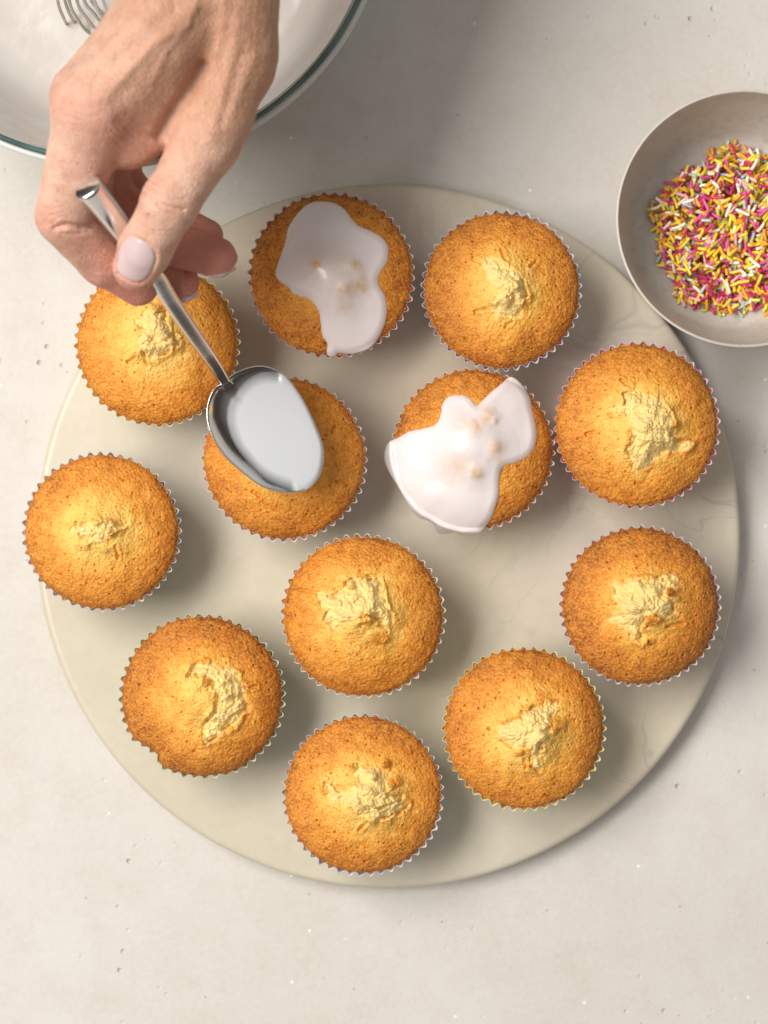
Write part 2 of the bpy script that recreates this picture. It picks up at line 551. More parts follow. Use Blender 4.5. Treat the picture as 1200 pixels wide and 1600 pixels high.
def build_case_mesh(s):
    rot = s.rot
    n = 48; per = 10; nc = n * per
    th = np.linspace(0, 2 * np.pi, nc, endpoint=False)
    Pn = np.stack([np.cos(th) * 30, np.sin(th) * 30, np.full_like(th, s.seed * 9.0)], -1)
    w = np.cos(n * th + rot)
    w = np.sign(w) * np.abs(w) ** .8
    Rm = s.R + .30 - s.dent(th) + .30 * vnoise(Pn, 14, s.seed + 82)
    top = .35 * vnoise(Pn, 6, s.seed + 83)
    rows = []; ring = []; stripe = []
    zs = [0, .06, .2, .4, .6, .75, .86, .94, 1.0]
    for v in zs:
        rad = (s.R * .735) + (Rm - s.R * .735) * (v ** .92)
        amp = (.45 + .45 * v ** 1.5) * (1 + .25 * vnoise(Pn, 5, s.seed + 84))
        if v > .8: rad = rad + .5 * (v - .8) / .2
        z = BT + .15 + v * (ZR - BT + .0 + top)
        rows.append(np.stack([(rad + amp * w) * np.cos(th), (rad + amp * w) * np.sin(th), np.broadcast_to(z, th.shape)], -1))
        ring.append(np.full(nc, v)); stripe.append((.5 + .5 * np.cos(n * th / 2 + rot / 2)))
    # closed base
    for f in (.6, .02):
        rows.insert(0, np.stack([s.R * .72 * f * np.cos(th), s.R * .72 * f * np.sin(th), np.full(nc, BT + .15)], -1))
        ring.insert(0, np.zeros(nc)); stripe.insert(0, stripe[0])
    rows[0], rows[1] = (rows[0], rows[1])
    V = np.vstack(rows)
    return mesh_np('paper_case', V, grid_faces(len(rows), nc), True, {'ring': np.concatenate(ring), 'stripe': np.concatenate(stripe)})

def build_icing_mesh(s, T=1.2):
    poly = s.icing
    lo = poly.min(0) - 1; hi = poly.max(0) + 1
    st = .42
    xs = np.arange(lo[0], hi[0], st); ys = np.arange(lo[1], hi[1], st)
    GX, GY = np.meshgrid(xs, ys)
    XY = np.stack([GX.ravel(), GY.ravel()], -1)
    d = -poly_sdf(XY, poly)
    eps = .05
    gx = (-poly_sdf(XY + [eps, 0], poly) - d) / eps
    gy = (-poly_sdf(XY + [0, eps], poly) - d) / eps
    out = d < 0
    XY2 = XY.copy()
    XY2[out] -= (d[out, None] * np.stack([gx, gy], -1)[out])
    ny, nx = GX.shape
    F = grid_faces(ny, nx, False)
    keep = (d[F] > 0).any(1)
    F = F[keep]
    used = np.unique(F); remap = -np.ones(len(XY), int); remap[used] = np.arange(len(used))
    F = remap[F]; XY = XY2[used]; d = np.clip(d[used], 0, None)
    base, q, P = s.dome_z(XY, True)
    e = 2.6
    u = np.clip(d / e, 0, 1)
    prof = np.sqrt(1 - (1 - u) ** 2)
    thick = T * prof * (1 + .12 * np.exp(-((d - 2.4) / 1.6) ** 2)) + .22 * vnoise(P, 6, s.seed + 90) * u
    thin = np.zeros(len(XY))
    wob = .25 * vnoise(P, 2.2, s.seed + 95)
    bump = 0
    for x, y, rad, a in s.spots:
        wx = 1.3 * vnoise(P, 2.6, s.seed + 96); wy = 1.3 * vnoise(P, 2.6, s.seed + 99)
        g = np.exp(-((XY[:, 0] - x + wx) ** 2 + (XY[:, 1] - y + wy) ** 2) / (2 * (rad * .8) ** 2))
        thin = np.maximum(thin, a * np.clip(g * (1 + wob), 0, 1))
        if a > .5: bump = bump + .65 * g * (1 + .3 * vnoise(P, 2.0, s.seed + 98))
    z = base + thick + bump - .35 * (1 - u) + .08 * thin * vnoise(P, 1.6, s.seed + 97)
    zb = base - .6
    top = np.stack([XY[:, 0], XY[:, 1], z + s.z0], -1)
    bot = np.stack([XY[:, 0], XY[:, 1], np.minimum(zb, z - .02) + s.z0], -1)
    edgev = d <= 1e-6
    bot[edgev] = top[edgev]
    V = np.vstack([top, bot]); n = len(top)
    return mesh_np('icing', V, np.vstack([F, F[:, ::-1] + n]), True, {'thin': np.concatenate([thin, thin])})

Z4 = 4.286
CK = [
 dict(cx=518, cy=429, rpx=125, seed=1, off=(380, 280), sc=Z4, mound=(1, -3, 3.5), tan=.08,
      icing=[(520,135),(600,145),(670,185),(720,245),(765,300),(830,330),(910,370),(960,420),(977,490),(965,555),(930,610),(908,665),(915,715),(950,770),(968,840),(960,930),(925,1020),(880,1090),(820,1135),(720,1160),(640,1156),(615,1172),(570,1175),(553,1145),(560,1100),(530,1050),(515,960),(505,900),(475,850),(430,805),(380,790),(330,765),(300,725),(250,690),(215,645),(225,575),(255,500),(280,420),(295,330),(330,260),(390,185),(450,145)],
      spots=[(500,575,42,.85),(440,640,40,.4),(730,590,45,.8),(650,560,50,.35),(685,735,32,.9),(790,715,45,.75),(670,850,50,.5),(600,640,150,.28)],
      peaks=[(500,575,36,.9),(730,600,40,.9),(685,740,30,.8),(670,850,40,.6)],
      case=((.80, .42, .50), (.88, .72, .74)), label='upper iced cupcake, one smooth puddle of icing running down to its lower rim'),
 dict(cx=784, cy=453, rpx=120, seed=2, off=(650, 310), sc=Z4, mound=(1, 0, 4.2), tan=.07,
      crumb=[(450,440),(500,395),(560,440),(640,480),(710,560),(735,650),(690,700),(680,770),(620,800),(545,780),(520,690),(545,610),(490,540)],
      cracks=[[(385,400),(440,435)],[(400,755),(470,745)],[(570,340),(600,410)],[(600,860),(650,820)],[(770,450),(810,420)]],
      case=((.56, .55, .82), (.80, .82, .90)), label='plain cupcake in a lilac case to the right of the upper iced cupcake'),
 dict(cx=245, cy=537, rpx=124, seed=3, off=(100, 420), sc=Z4, mound=(0, 2, 3.5), tan=-.06,
      crumb=[(560,290),(680,270),(690,380),(740,450),(760,520),(700,560),(620,600),(560,580),(520,500),(550,440),(500,370)],
      cracks=[[(430,625),(480,600)],[(540,570),(560,650)],[(490,420),(530,430)]],
      case=((.86, .70, .20), (.88, .84, .66)), label='plain cupcake partly hidden under the fingertips and the spoon handle'),
 dict(cx=444, cy=717, rpx=124, seed=4, off=(300, 440), sc=3.75, mound=(-3, 3, 2.5), tan=.0,
      crumb=[(400,700),(480,690),(520,780),(470,860),(400,800)], cracks=[[(820,880),(835,850)],[(360,1230),(400,1260)]],
      case=((.80, .66, .78), (.88, .82, .84)), label='plain cupcake directly beneath the bowl of the spoon'),
 dict(cx=739, cy=702, rpx=122, seed=5, off=(590, 560), sc=4.138, mound=(-2, 1, 3.5), tan=.05,
      icing=[(862,112),(910,130),(955,180),(990,240),(1005,310),(1025,400),(1035,490),(1020,570),(980,630),(900,675),(835,692),(800,720),(785,790),(785,880),(765,960),(740,1030),(695,1100),(650,1138),(560,1147),(500,1128),(440,1140),(395,1128),(370,1085),(340,1055),(270,1030),(210,970),(170,890),(130,820),(80,740),(45,650),(50,580),(75,535),(130,510),(200,470),(290,450),(360,435),(390,400),(405,330),(430,270),(480,235),(550,235),(600,258),(640,303),(680,270),(740,210),(800,160)],
      spots=[(510,710,90,.45),(625,742,34,.95),(560,700,60,.3),(620,450,45,.6),(710,385,48,.7),(750,400,28,.6),(757,575,38,.9),(750,640,36,.5),(540,430,60,.3)],
      peaks=[(625,742,34,.8),(710,385,40,.9),(757,585,36,1.0),(560,440,40,.8)],
      case=((.82, .42, .22), (.88, .74, .62)), label='lower iced cupcake with wide lobes of icing hanging over its orange-pink case'),
 dict(cx=996, cy=664, rpx=125, seed=6, off=(850, 520), sc=4.0, mound=(2, -1, 4.5), tan=.03,
      crumb=[(500,380),(620,390),(730,430),(800,560),(780,640),(850,680),(930,700),(880,735),(760,740),(690,780),(640,840),(580,850),(570,790),(520,740),(560,640),(540,560),(500,510),(410,480),(500,450)],
      cracks=[[(485,290),(540,330)],[(270,630),(330,615)],[(820,670),(900,680)],[(590,740),(640,690)]],
      peaks=[(820,570,30,1.0)],
      case=((.82, .28, .42), (.90, .66, .74)), label='plain cupcake in a bright pink case just below the bowl of sprinkles'),
 dict(cx=158, cy=831, rpx=119, seed=7, off=(20, 690), sc=Z4, mound=(0, 1, 3.5), tan=-.02,
      crumb=[(400,565),(520,545),(640,560),(740,550),(715,585),(640,625),(600,660),(500,650),(410,610)],
      cracks=[[(430,540),(430,570)],[(690,700),(700,780)],[(640,590),(740,560)]],
      case=((.52, .58, .78), (.84, .85, .88)), label='leftmost plain cupcake with an almost closed crust in a pale blue case'),
 dict(cx=1001, cy=947, rpx=121, seed=8, off=(860, 800), sc=4.138, mound=(1, 1, 4.5), tan=.16,
      crumb=[(420,470),(480,490),(520,430),(640,450),(740,430),(800,410),(790,480),(740,500),(750,560),(800,590),(790,650),(740,660),(620,660),(590,700),(550,740),(600,850),(560,820),(500,750),(380,700),(450,640),(440,560)],
      peaks=[(650,690,45,1.5),(765,515,32,1.6),(640,840,26,.8)], cracks=[[(730,440),(780,430)],[(750,740),(860,720)]],
      case=((.80, .60, .80), (.90, .80, .88)), label='darkest brown plain cupcake in a pink-lilac case at the right edge of the board'),
 dict(cx=567, cy=963, rpx=123, seed=9, off=(430, 820), sc=Z4, mound=(-1, 2, 4.5), tan=.0,
      crumb=[(480,370),(620,375),(690,370),(700,450),(760,560),(760,650),(700,640),(620,610),(550,630),(470,650),(400,680),(330,650),(340,560),(290,470),(400,480),(470,430)],
      peaks=[(515,415,24,1.1),(600,625,50,1.5),(700,750,60,.9)], cracks=[[(150,440),(270,455)],[(700,670),(750,700)],[(620,340),(680,335)]],
      case=((.86, .72, .52), (.88, .85, .78)), label='plain cupcake in a cream case in the middle of the board'),
 dict(cx=315, cy=1089, rpx=124, seed=10, off=(170, 950), sc=Z4, mound=(0, 1, 4.0), tan=.10, notch=(235, 2.9),
      crumb=[(540,400),(640,380),(720,400),(850,430),(900,560),(900,680),(840,780),(720,860),(650,910),(635,860),(650,780),(720,680),(740,580),(700,500),(640,450),(540,460)],
      peaks=[(640,355,28,.9)], cracks=[[(610,860),(640,890)],[(640,780),(720,690),(735,580)],[(930,540),(990,530)]],
      case=((.40, .56, .30), (.78, .82, .70)), label='plain cupcake with a notched lower left rim and a crescent split, in a green case'),
 dict(cx=819, cy=1139, rpx=123, seed=11, off=(680, 1000), sc=Z4, mound=(1, -1, 4.5), tan=.02,
      crumb=[(590,470),(680,450),(800,450),(770,520),(755,620),(720,680),(690,720),(680,780),(710,860),(665,870),(645,760),(640,700),(560,710),(500,690),(440,640),(440,570),(560,550)],
      peaks=[(565,750,30,1.2),(800,560,60,1.2),(700,385,45,.6)], cracks=[[(640,850),(700,880)],[(360,600),(420,640)],[(600,800),(610,860)]],
      case=((.84, .74, .16), (.90, .88, .56)), label='plain cupcake in a bright yellow case at the lower right of the board'),
 dict(cx=567, cy=1243, rpx=121, seed=12, off=(430, 1100), sc=Z4, mound=(2, 0, 4.2), tan=.03,
      crumb=[(520,400),(590,430),(680,440),(740,480),(720,570),(830,620),(830,690),(880,690),(770,760),(690,760),(640,720),(560,720),(480,640),(390,630),(340,540),(420,570),(520,600),(560,520)],
      peaks=[(740,410,28,1.8),(515,430,26,1.2),(810,530,40,.9)], cracks=[[(820,740),(890,690)],[(560,850),(620,790)],[(700,690),(830,650)],[(560,640),(640,680)]],
      case=((.60, .66, .86), (.86, .88, .92)), label='lowest cupcake on the board, with a curled brown flake standing on its split'),
]
CAKES = []
for k, c in enumerate(CK):
    c = dict(c)
    case = c.pop('case'); label = c.pop('label')
    s = Cake(**c)
    CAKES.append(s)
    root = thing('cupcake', (s.c[0], s.c[1], 0), label, 'cupcake', 'cupcakes in paper cases on the round marble board')
    link('cake', build_cake_mesh(s), M_CAKE, root)
    co = link('paper_case', build_case_mesh(s), mat_paper('case_paper_%d' % k, *case), root)
    md = co.modifiers.new('thickness', 'SOLIDIFY'); md.thickness = .00014; md.offset = 0
    if s.icing is not None:
        link('icing', build_icing_mesh(s), M_ICING, root)

# ---------------------------------------------------------------- stoneware bowl and sugar strands
RZ = 45.0
rc = W(1164, 341, RZ)
RR = 201 * K * (H - RZ) / H
def mat_stoneware():
    m = Mat('taupe_stoneware')
    c = m.mix(m.mp(m.noise(26, 4, .6), .35, .65), (.50, .475, .425), (.60, .57, .52))
    c = m.mix(m.mp(m.noise(300, 3, .6), .5, .8, 0, .4), c, (.28, .23, .18))
    m.base(c)
    m.set(Roughness=.38)
    m.normal(m.bump(m.noise(160, 3, .5), .15, .0005))
    return m.m
FR = 39.0
inn = [(0.001, 5.0), (20, 5.0), (33, 5.6), (FR, 7.6), (42.2, 12), (45.2, 20), (47.7, 30), (RR - 1.9, 39), (RR - 1.2, RZ - 1.2), (RR - .8, RZ - .1), (RR - .4, RZ - .1), (RR, RZ - .9)]
outp = [(RR - .6, 40), (49.1, 30), (47, 18), (43.6, 8.5), (38, 2.5), (30, 1.2), (29.5, .25), (26, .25), (25, 1.5), (.001, 1.5)]
inn_s = smooth_open(inn, 4)
V, F = lathe(np.vstack([inn_s, outp]), 160)
bowl = thing('sprinkle_bowl', (rc[0], rc[1], 0), 'small round taupe stoneware bowl holding the sugar strands', 'bowl')
link('bowl_body', mesh_np('bowl_body', V, F[:, ::-1]), mat_stoneware(), bowl)
def mat_rim():
    m = Mat('bare_rim'); m.base((.62, .56, .50)); m.set(Roughness=.5)
    return m.m
th = np.linspace(0, 2 * np.pi, 160, endpoint=False)
tr = []
for a in np.linspace(0, 2 * np.pi, 8, endpoint=False):
    rr_ = RR - .25 + .38 * math.cos(a); zz_ = RZ - .5 + .38 * math.sin(a)
    tr.append(np.stack([rr_ * np.cos(th), rr_ * np.sin(th), np.full(160, zz_)], -1))
tr.append(tr[0])
link('rim_edge', mesh_np('rim_edge', np.vstack(tr), grid_faces(9, 160)), mat_rim(), bowl)

def strand_mesh(name, L, r, bend):
    n = 8
    xs = np.array([-.5, -.49, -.44, -.2, .2, .44, .49, .5]) * L
    rs = np.array([.15, .62, .97, 1, 1, .97, .62, .15]) * r
    th = np.linspace(0, 2 * np.pi, n, endpoint=False)
    V = []
    for x, q in zip(xs, rs):
        yo = bend * ((2 * x / L) ** 2 - .3)
        V.append(np.stack([np.full(n, x), yo + q * np.cos(th), q * np.sin(th)], -1))
    V = np.vstack(V)
    return V, grid_faces(len(xs), n)

rng = random.Random(5)
STC = {  # colour word: (base colour, share)
 'yellow': ((.90, .66, .05), 29), 'orange': ((.90, .40, .03), 17), 'crimson': ((.58, .03, .10), 14),
 'magenta': ((.66, .11, .30), 20), 'cream white': ((.92, .84, .68), 15), 'pale pink': ((.84, .42, .42), 5), 'pale blue-green': ((.46, .60, .55), 7), 'lime': ((.62, .60, .06), 5)}
STM = {}
for k, (c, w) in STC.items():
    m = Mat('strand_' + k.replace(' ', '_').replace('-', '_'))
    m.base(m.mix(m.mp(m.noise(500, 2), .3, .7), c, tuple(min(1, v * 1.15 + .01) for v in c)))
    m.set(Roughness=.35, Subsurface_Weight=.1, Subsurface_Scale=.001)
    STM[k] = m.m
names = list(STC); wts = [STC[k][1] for k in names]
LENS = [3.2, 4.2, 5.2, 6.4]
SR = .67
proto = {}
for k in names:
    for li, L in enumerate(LENS):
        for b in (0, .35):
            V, F = strand_mesh('sugar_strand', L, SR, b)
            me = mesh_np('sugar_strand', V, F); me.materials.append(STM[k])
            proto[(k, li, b)] = (me, V, F)
hc = W(1152, 362, 9)[:2] - rc[:2]     # heap centre in bowl coordinates
gs = .33; gn = 300
hx = (np.arange(gn) - gn / 2) * gs
GX, GY = np.meshgrid(hx, hx, indexing='ij')
GR = np.hypot(GX, GY)
hm = np.interp(GR.ravel(), inn_s[:60, 0], inn_s[:60, 1]).reshape(gn, gn)
def hidx(x, y):
    return np.clip(((np.asarray(x) / gs) + gn / 2).astype(int), 0, gn - 1), np.clip(((np.asarray(y) / gs) + gn / 2).astype(int), 0, gn - 1)
strands = []
N_ST = 1850
for i in range(N_ST):
    a = rng.uniform(0, 2 * math.pi)
    f = i / N_ST
    rad = (35.5 - 3 * f) * math.sqrt(rng.random()) * (1 + .05 * math.sin(5 * a) + .03 * math.sin(11 * a + 1))
    x = hc[0] + rad * math.cos(a); y = hc[1] + rad * math.sin(a)
    li = rng.choices(range(4), (2, 4, 4, 2))[0]; L = LENS[li]
    al = rng.uniform(0, math.pi)
    ux, uy = math.cos(al), math.sin(al)
    t = np.linspace(-.5, .5, 9) * L
    ix, iy = hidx(x + t * ux, y + t * uy)
    h = hm[ix, iy]
    hA = h[:4].max(); hB = h[5:].max(); hM = h[4]
    zc = max((hA + hB) / 2, hM) ; sl = (hB - hA) / (L * .6)
    sl = max(-.55, min(.55, sl))
    zc = max(zc, (h - sl * t).max() * .5 + zc * .5)
    r = SR
    strands.append((x, y, zc + r * .85, al, math.atan(sl), rng.choices(names, wts)[0], li, rng.choice((0, 0, .35))))
    for off in (-.35, 0, .35):
        jx, jy = hidx(x + t * ux - off * uy, y + t * uy + off * ux)
        hm[jx, jy] = np.maximum(hm[jx, jy], zc + sl * t + r * (1.65 if off == 0 else 1.4))
def vis(s):
    px = 600 + (s[0] + rc[0]) / (K * (H - s[2]) / H)
    return px < 1196
# exposed amount: how close each strand's top is to the final height field
sc_ = []
for i, s in enumerate(strands):
    L = LENS[s[6]]; t = np.linspace(-.45, .45, 7) * L
    ix, iy = hidx(s[0] + t * math.cos(s[3]), s[1] + t * math.sin(s[3]))
    cover = np.clip(hm[ix, iy] - (s[2] + math.tan(s[4]) * t + .6), 0, 2).mean()
    sc_.append((cover if vis(s) else 9 + cover, i))
order = [i for _, i in sorted(sc_)]
top = set(order[:300])
RV, RF, RM = [], [], []
nv = 0
bycol = {k: ([], [], 0) for k in names}
for i, s in enumerate(strands):
    x, y, z, al, ti, colr, li, b = s
    me, V, F = proto[(colr, li, b)]
    if i in top:
        o = bpy.data.objects.new('sugar_strand', me)
        COL.objects.link(o)
        o.location = ((rc[0] + x) * MM, (rc[1] + y) * MM, z * MM)
        o.rotation_euler = (rng.uniform(0, 6.28) if b == 0 else 0, -ti, al)
        tag(o, '%s sugar strand lying in the heap of mixed strands in the stoneware bowl' % colr, 'sprinkle', '%s sugar strands in the stoneware bowl' % colr)
    else:
        ca, sa, ct, st_ = math.cos(al), math.sin(al), math.cos(ti), math.sin(ti)
        X = V[:, 0] * ct - V[:, 2] * st_; Z = V[:, 0] * st_ + V[:, 2] * ct; Y = V[:, 1]
        Q = np.stack([X * ca - Y * sa + x + rc[0], X * sa + Y * ca + y + rc[1], Z + z], -1)
        RV.append(Q); RF.append(F + nv); RM.append(np.full(len(F), names.index(colr))); nv += len(V)
me = mesh_np('sugar_strand_heap', np.vstack(RV), np.vstack(RF))
for k in names: me.materials.append(STM[k])
me.polygons.foreach_set('material_index', np.concatenate(RM).astype(np.int32))
heap = link('sugar_strand_heap', me)
tag(heap, 'rest of the heap of mixed coloured sugar strands lying in the stoneware bowl', 'sprinkles', kind='stuff')

# ---------------------------------------------------------------- glass mixing bowl with icing and whisk
GZ = 100.0
gc = W(172, -175.5, GZ)
GRad = 425 * K * (H - GZ) / H
glass = thing('glass_mixing_bowl', (gc[0], gc[1], 0), 'large clear glass mixing bowl with a teal rim, behind the hand at the top left', 'bowl')
def mat_glass():
    m = Mat('clear_glass')
    tr = m.n.new('ShaderNodeBsdfTransparent'); tr.inputs[0].default_value = (.93, .965, .955, 1)
    gl = m.n.new('ShaderNodeBsdfGlossy'); gl.inputs['Roughness'].default_value = .03
    fr = m.n.new('ShaderNodeLayerWeight'); fr.inputs[0].default_value = .5
    mx = m.n.new('ShaderNodeMixShader')
    m.L(m.math('ADD', m.math('MULTIPLY', m.math('POWER', fr.outputs[1], 4.0), .6), .035), mx.inputs[0]); m.L(tr.outputs[0], mx.inputs[1]); m.L(gl.outputs[0], mx.inputs[2])
    m.L(mx.outputs[0], m.out.inputs[0])
    return m.m
def gprof(off):
    p = []
    for t in np.linspace(0, 1, 22):
        a = t * math.pi / 2 * .66; m_a = math.pi / 2 * .66
        p.append((.001 + (GRad - 2 + off) * (math.sin(a) / math.sin(m_a)) ** .8, 3.8 - off * .9 + (GZ - 5 + off * .9) * ((1 - math.cos(a)) / (1 - math.cos(m_a))) ** 1.05))
    return p
pin = gprof(.6); pout = gprof(2.8)
pin = [(r, z) for r, z in pin]; 
prof = pin + [(GRad - .9, GZ - .6), (GRad - .5, GZ), (GRad + .5, GZ - .2), (GRad + 2.2, GZ - 1.8), (GRad + 2.5, GZ - 3.2), (GRad + 1.0, GZ - 5)] + pout[::-1]
V, F = lathe(prof, 160)
V[:, 2] = np.maximum(V[:, 2], .3)
link('bowl_body', mesh_np('bowl_body', V, F[:, ::-1]), mat_glass(), glass)
def mat_teal():
    m = Mat('teal_glass_edge'); m.base((.055, .105, .095)); m.set(Roughness=.12)
    m.b.inputs['Coat Weight'].default_value = .5
    m.base(m.mix(m.mp(m.noise(40, 3), .35, .65), (.045, .095, .088), (.11, .185, .17)))
    return m.m
def ring(name, R0, z0, w, h, mat, n=200):
    th = np.linspace(0, 2 * np.pi, n, endpoint=False)
    rows = []
    for a in np.linspace(0, 2 * np.pi, 10, endpoint=False):
        rows.append(np.stack([(R0 + w * math.cos(a)) * np.cos(th), (R0 + w * math.cos(a)) * np.sin(th), np.full(n, z0 + h * math.sin(a))], -1))
    rows.append(rows[0])
    return link(name, mesh_np(name, np.vstack(rows), grid_faces(11, n)), mat, glass)
ring('teal_rim', GRad, GZ + .1, 1.05, .8, mat_teal())
def mat_lip():
    m = Mat('frosted_lip'); m.base((.84, .87, .85)); m.set(Roughness=.15)
    m.b.inputs['Transmission Weight'].default_value = .25
    return m.m
ring('outer_lip', GRad + 1.9, GZ - 1.8, 1.2, 1.3, mat_lip())
# icing left in the bowl: pool plus a film up the wall with a wandering edge
def mat_icing_bowl():
    m = Mat('runny_icing')
    c = m.mix(m.mp(m.noise(22, 3, .5, dist=1.0), .4, .62), (.60, .565, .52), (.66, .64, .61))
    m.base(c); m.set(Roughness=.22, Subsurface_Weight=.2, Subsurface_Scale=.004)
    m.normal(m.bump(m.noise(30, 3, .5, dist=1.5), .25, .002))
    return m.m
ga = np.linspace(0, 2 * np.pi, 200, endpoint=False)
rowsI = []
lev = 43.0
pr = np.array([p for p in pin])
r_lev = np.interp(lev, pr[:, 1], pr[:, 0])
r_top = np.interp(98.0, pr[:, 1], pr[:, 0])
for f in np.linspace(.004, 1, 34):
    rr_ = (r_top + .5 * np.sin(ga * 3 + 1) + .4 * np.sin(ga * 7)) * f
    wz = np.interp(rr_, pr[:, 0], pr[:, 1]) + .5
    k_ = 16.0
    zz = .5 * (lev + wz + np.sqrt((lev - wz) ** 2 + k_ ** 2)) - .5 * k_ * sstep(.6, 1, f) * .9
    zz = np.maximum(zz, wz) + .4 * np.sin(ga * 3 + f * 9) * f * (1 - f)
    rowsI.append(np.stack([rr_ * np.cos(ga) - .3 * (f == 1), rr_ * np.sin(ga), zz], -1))
bi = link('bowl_icing', mesh_np('bowl_icing', np.vstack(rowsI), grid_faces(len(rowsI), 200)), mat_icing_bowl(), loc=(gc[0], gc[1], 0))
tag(bi, 'runny white icing pooled in the glass mixing bowl and coating its wall', 'icing')

def mat_steel(name='steel', rough=.14, col=(.76, .74, .72)):
    m = Mat(name); m.base(col)
    m.set(Metallic=1.0, Roughness=rough)
    m.normal(m.bump(m.noise(300, 3, .6), .04, .0003))
    return m.m
M_STEEL = mat_steel()
M_WIRE = mat_steel('whisk_wire', .12, (.50, .48, .46))
wk = thing('whisk', W(150, -20, 70), 'steel balloon whisk with curved wires standing in the icing of the glass bowl', 'whisk')
wl = np.array(wk.location) * 1000
tips = [[(88, -60, 80), (90, 0, 60), (100, 30, 50), (106, 42, 40)],
        [(98, -80, 84), (108, 0, 62), (120, 28, 52), (140, 52, 45), (165, 56, 40)],
        [(108, -80, 88), (120, 0, 66), (134, 26, 56), (152, 46, 48), (180, 48, 48)],
        [(118, -80, 92), (130, -4, 70), (146, 20, 60), (162, 36, 50), (190, 36, 50)],
        [(128, -80, 96), (146, -4, 74), (156, 20, 62), (166, 32, 54), (180, 28, 52)],
        [(92, -60, 84), (99, -10, 62), (108, 20, 52), (122, 44, 40)],
        [(124, -80, 90), (139, -10, 70), (152, 12, 60), (172, 26, 52), (190, 24, 50)],
        [(138, -80, 98), (158, -10, 76), (166, 14, 66), (172, 28, 58), (186, 18, 58)]]
for tp in tips:
    pth = smooth_open([W(*p) - wl for p in [(150, -330, 150)] + tp], 8)
    V, F = tube(pth, .68, 8)
    link('wire', mesh_np('wire', V, F), M_WIRE, wk)
pth = smooth_open([W(*p) - wl for p in [(150, -320, 148), (155, -420, 175), (160, -560, 215)]], 6)
V, F = tube(pth, 6.5, 16); link('handle', mesh_np('handle', V, F), M_STEEL, wk)

# ---------------------------------------------------------------- spoon
sp0 = W(413, 672, 68)
spoon = thing('spoon', sp0, 'steel dessert spoon held over the board, its bowl filled with white icing', 'spoon')
rimpx = [(351,600),(362,588),(384,577),(407,573),(428,578),(446,590),(471,624),(492,667),(503,701),(499,736),(484,757),(460,768),(433,766),(407,757),(380,737),(353,712),(335,685),(325,655),(327,627),(338,606)]
rim2 = smooth_closed(rimpx, 8)
ax = np.array([.62, -.785]); sd = np.array([.785, .62])      # toward the tip; toward the right side (world xy)
def rim_z(xy):
    d = xy - sp0[:2]
    return 71.5 - .115 * (d @ ax) - .19 * (d @ sd)
RIM = []
for px, py in rim2:
    z = 71.5
    for _ in range(3):
        p = W(px, py, z); z = rim_z(p[:2])
    RIM.append([p[0], p[1], z])
RIM = np.array(RIM); nR = len(RIM)
cen = RIM.mean(0)
SS = np.array([.01] + list(np.linspace(.06, 1, 24)))
def sbowl(s, dz=0):
    xy = cen[:2] + (RIM[:, :2] - cen[:2]) * s
    z = np.array([rim_z(q) for q in xy]) - 8.6 * (1 - s ** 2.4) ** .9
    return np.stack([xy[:, 0], xy[:, 1], z + dz], -1)
rows = [sbowl(s) for s in SS]
lipr = RIM + 0
out_n = (RIM[:, :2] - cen[:2]); out_n /= np.linalg.norm(out_n, axis=1)[:, None]
def offs(base, r, dz):
    b = base.copy(); b[:, :2] += out_n * r; b[:, 2] += dz; return b
rows += [offs(RIM, .15, .12), offs(RIM, .45, .05), offs(RIM, .6, -.35), offs(RIM, .55, -1.0)]
for s in SS[::-1][2:]:
    b = sbowl(s, -1.3); rows.append(b)
V = np.vstack(rows) - sp0
link('spoon_bowl', mesh_np('spoon_bowl', V, grid_faces(len(rows), nR)[:, ::-1]), M_STEEL, spoon)
# handle: swept flattened section with bevelled edges
hp = smooth_open([W(356, 604, 72.5), W(349, 592, 75), W(335, 570, 81), W(307, 530, 93), (W(270, 475, 109)), W(237, 422, 124), W(200, 372, 138), W(165, 326, 150), W(137, 292, 160.5)], 10)
m_ = len(hp)
T = np.gradient(hp, axis=0); T /= np.linalg.norm(T, axis=1)[:, None]
S = np.cross(T, [0, 0, 1.0]); S /= np.linalg.norm(S, axis=1)[:, None]
Nn = np.cross(S, T)
u = np.linspace(0, 1, m_)
wd = np.interp(u, [0, .1, .22, .35, .5, .7, .85, 1], [2.6, 2.0, 2.5, 2.9, 3.2, 3.8, 4.6, 5.3])
tk = np.interp(u, [0, .1, .3, .6, 1], [.7, 1.3, 1.35, 2.0, 4.4])
sec = np.array([(1, -.25), (1, .15), (.93, .5), (.72, .86), (.55, .97), (0, 1.03), (-.55, .97), (-.72, .86), (-.93, .5), (-1, .15), (-1, -.25), (-.8, -.8), (-.4, -1), (.4, -1), (.8, -.8)])
circ = sec / np.linalg.norm(sec, axis=1)[:, None]
bl = sstep(.62, 1.0, u)[:, None, None]
secs = sec[None] * (1 - bl) + circ[None] * bl
V = hp[:, None] + S[:, None] * (secs[:, :, 0:1] * wd[:, None, None]) + Nn[:, None] * (secs[:, :, 1:2] * tk[:, None, None])
cap = []
last = V[-1]; cc = hp[-1]
for f, d in ((.97, .18), (.9, .35), (.75, .42), (.02, .5)):
    cap.append(cc + (last - cc) * f + T[-1] * d)
V = np.vstack([V.reshape(-1, 3)] + cap) - sp0
link('spoon_handle', mesh_np('spoon_handle', V, grid_faces(m_ + 4, len(sec))), M_STEEL, spoon)
